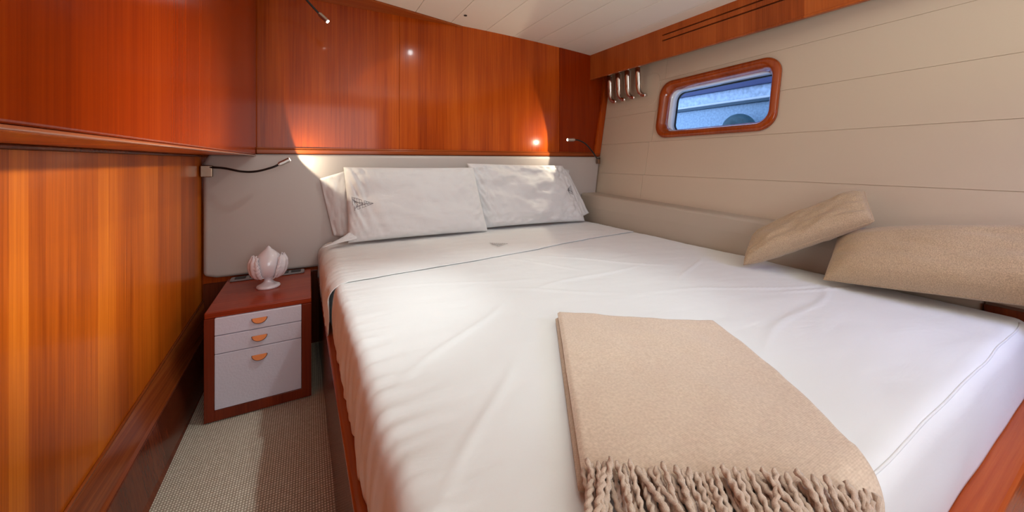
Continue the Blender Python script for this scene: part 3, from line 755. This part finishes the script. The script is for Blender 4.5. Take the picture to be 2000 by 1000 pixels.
# ceramic bud ornament
orn = thing('ceramic_ornament', (-0.165, 2.035, NH), 'white glazed ceramic bud with ruffled leaves on a round foot, on the nightstand', 'ornament')
bm = bmesh.new()
lathe(bm, [(0.046, 0.0), (0.048, 0.006), (0.044, 0.012), (0.030, 0.018), (0.020, 0.026), (0.017, 0.036), (0.022, 0.046), (0.035, 0.052)], 40)
link('foot', bm, M['ceramic'], orn, smooth=True)
bm = bmesh.new()
lathe(bm, [(0.020, 0.048), (0.038, 0.053), (0.051, 0.066), (0.058, 0.088), (0.059, 0.108), (0.053, 0.132), (0.041, 0.151), (0.025, 0.166), (0.012, 0.177), (0.006, 0.186), (0.001, 0.190)], 48)
link('bud', bm, M['ceramic'], orn, smooth=True)
def leaf(ang):
    """curled leaf hugging the bud, its rim beaded"""
    bm = bmesh.new(); W = 0.055; base = R(ang)
    def prof(z):
        pr_ = [(0.048, 0.034), (0.056, 0.050), (0.075, 0.060), (0.10, 0.064), (0.125, 0.061), (0.15, 0.046)]
        for (z0, r0), (z1, r1) in zip(pr_[:-1], pr_[1:]):
            if z <= z1: return r0 + (r1-r0)*(z-z0)/(z1-z0)
        return pr_[-1][1]
    def f(u, v):
        z = 0.048 + 0.10*v; half = 0.85*math.sqrt(max(0, 1-(v*1.02-0.22)**2*1.25))*(1 if v < 0.95 else 0.7)
        s = (u*2-1); a = base + s*half*0.95
        r = prof(z) + 0.003 + 0.014*(1-abs(s)**2)*(0.5+0.5*v) + 0.002*math.sin(v*40)*abs(s)**4 + 0.002*math.cos(s*14)
        return Vector((r*math.cos(a), r*math.sin(a), z + 0.003*math.sin(s*14)))
    gridsurf(bm, f, 22, 30)
    o = link('leaf', bm, M['ceramic'], orn, smooth=True); m = o.modifiers.new('solid', 'SOLIDIFY'); m.thickness = 0.004; m.offset = 0
    bm = bmesh.new(); 
    for e in range(0, 31):
        for u in (0, 1):
            c = f(u, e/30); bmesh.ops.create_icosphere(bm, subdivisions=1, radius=0.0034, matrix=Matrix.Translation(c))
    for e in range(1, 12):
        c = f(e/12, 1); bmesh.ops.create_icosphere(bm, subdivisions=1, radius=0.0034, matrix=Matrix.Translation(c))
    link('beaded_rim', bm, M['ceramic'], o, smooth=True)
for a in (-12, 198, 92): leaf(a)

# ================================================================== gooseneck reading lamps
def reading_lamp(name_label, bracket, neck, head_dir, on, power, spot, bsize=(0.018, 0.03, 0.05), aim=None):
    """bracket centre, list of neck points, direction of the head"""
    t = thing('reading_lamp', bracket, name_label, 'lamp', 'gooseneck reading lamps')
    b = Vector(bracket); hx, hy, hz = bsize
    bm = boxm((-hx/2, -hy/2, -hz/2), (hx/2, hy/2, hz/2)); link('bracket', bm, M['bracket'], t, bevel=0.003, seg=3)
    path = catmull(neck, 12); bm = bmesh.new(); tube(bm, path, 0.0052, 12); link('gooseneck', loc(bm, t), M['black'], t, smooth=True)
    e = Vector(neck[-1]); d = Vector(head_dir).normalized(); L = 0.052
    bm = bmesh.new(); tube(bm, [e - d*0.004, e + d*0.001, e + d*0.001, e+d*0.006, e + d*(L-0.002), e + d*L], lambda q: 0.0115 if 0.3 < q < 0.99 else 0.0085, 20)
    hd = link('lamp_head', loc(bm, t), M['steel'], t, bevel=0.001)
    hd.data.shade_smooth() if False else None
    bm = bmesh.new(); tube(bm, [e + d*(L+0.0004), e + d*(L+0.0016)], 0.0075, 16); link('led_lens', loc(bm, t), on, hd)
    lp = e + d*(L+0.010)
    lamp('reading_lamp_light', 'SPOT', lp, power, (1.0, 0.88, 0.66), lp + d if aim is None else aim, spot_size=R(spot), spot_blend=0.12, shadow_soft_size=0.006)
    return t
reading_lamp('reading lamp with black gooseneck reaching right across the leather headboard above the nightstand',
    (-0.432, 2.262, 0.952), [(-0.425, 2.255, 0.972), (-0.36, 2.235, 0.966), (-0.29, 2.215, 0.950), (-0.23, 2.195, 0.950), (-0.165, 2.175, 0.968), (-0.132, 2.17, 0.984)],
    (0.88, 0.10, 0.48), M['led_dim'], 2.4, 142, (0.045, 0.028, 0.056))
reading_lamp('lit reading lamp by the hull, black neck curving up above the right pillow',
    (2.035, 2.262, 1.005), [(2.02, 2.23, 1.02), (1.95, 2.19, 1.030), (1.87, 2.14, 1.07), (1.79, 2.12, 1.125), (1.72, 2.11, 1.150), (1.668, 2.105, 1.155)],
    (-0.95, 0.25, -0.04), M['led'], 3.0, 142, (0.022, 0.03, 0.05))
reading_lamp('lit reading lamp hanging in from the top left corner before the high wood panels',
    (-0.227, 1.98, 1.86), [(-0.215, 1.98, 1.86), (-0.15, 1.99, 1.875), (-0.06, 2.03, 1.83), (-0.0, 2.06, 1.775), (0.045, 2.085, 1.738)],
    (0.52, -0.18, -0.50), M['led'], 1.2, 120, (0.02, 0.03, 0.05))

# ================================================================== chrome hooks under the cornice
hk = [(2.215, 0.0), (2.115, 0.0), (2.015, 0.0), (1.905, 0.0)]
lbl = ['nearest the wood bulkhead', 'second from the wood bulkhead', 'third from the wood bulkhead', 'nearest the porthole']
def hook_mesh():
    bm = bmesh.new()
    for dx in (0.0,):
        path = catmull([(0, 0, 0.215), (0, 0, 0.12), (0, -0.002, 0.065), (0.0, -0.014, 0.030), (-0.004, -0.038, 0.008), (-0.009, -0.062, 0.0), (-0.012, -0.078, -0.001)], 8)
        tube(bm, path, lambda q: 0.026 - 0.012*q, 16)
    return bm
hm = None
for (y, _), l in zip(hk, lbl):
    X_ = HA.x + 0.171*(1.5-0.736) - 0.0685*(YH-y) - 0.045
    if hm is None:
        o = link('coat_hook', hook_mesh(), M['chrome'], smooth=True); hm = o
    else:
        o = hm.copy(); COL.objects.link(o)
    o.location = (X_, y, 1.47)
    tag(o, 'chrome J-shaped hook under the wooden cornice, ' + l, 'hook', 'chrome hooks under the cornice')

# ================================================================== neighbouring boat seen through the window
nb = thing('neighbouring_boat', (3.4, 1.5, 0.5), 'blue hull side of a neighbouring boat seen through the porthole', 'boat')
def band(z0, z1, name, mat, x=3.4, thick=0.05, slope=0.0):
    bm = bmesh.new(); prism(bm, [(x, -1.5, z0), (x, 6.0, z0), (x, 6.0, z1), (x, -1.5, z1)], (thick, 0, 0))
    return link(name, loc(bm, nb), mat, nb, bevel=0.004)
band(-0.6, 1.511, 'topside', M['boat_mid'])
band(1.512, 1.538, 'rub_rail', M['boat_dark'], 3.37, 0.08)
band(1.539, 1.56, 'white_stripe', M['boat_white'], 3.39, 0.06)
band(1.561, 1.66, 'bulwark', M['boat_light'], 3.40, 0.05)
band(1.661, 2.4, 'awning', M['navy'], 3.36, 0.1)
bm = bmesh.new(); path = [(0, 0, 0)]
lathe(bm, [(0.02, -0.25), (0.11, -0.22), (0.13, -0.1)] + [(0.13*math.cos(R(a)), 0.09+0.13*math.sin(R(a))) for a in range(0, 90, 9)], 24)
fo = link('fender', bm, M['teal'], None, smooth=True); fo.location = (3.25, 1.845, 1.19)
tag(fo, 'dark teal round-topped fender hanging at the neighbouring boat outside the porthole', 'fender')
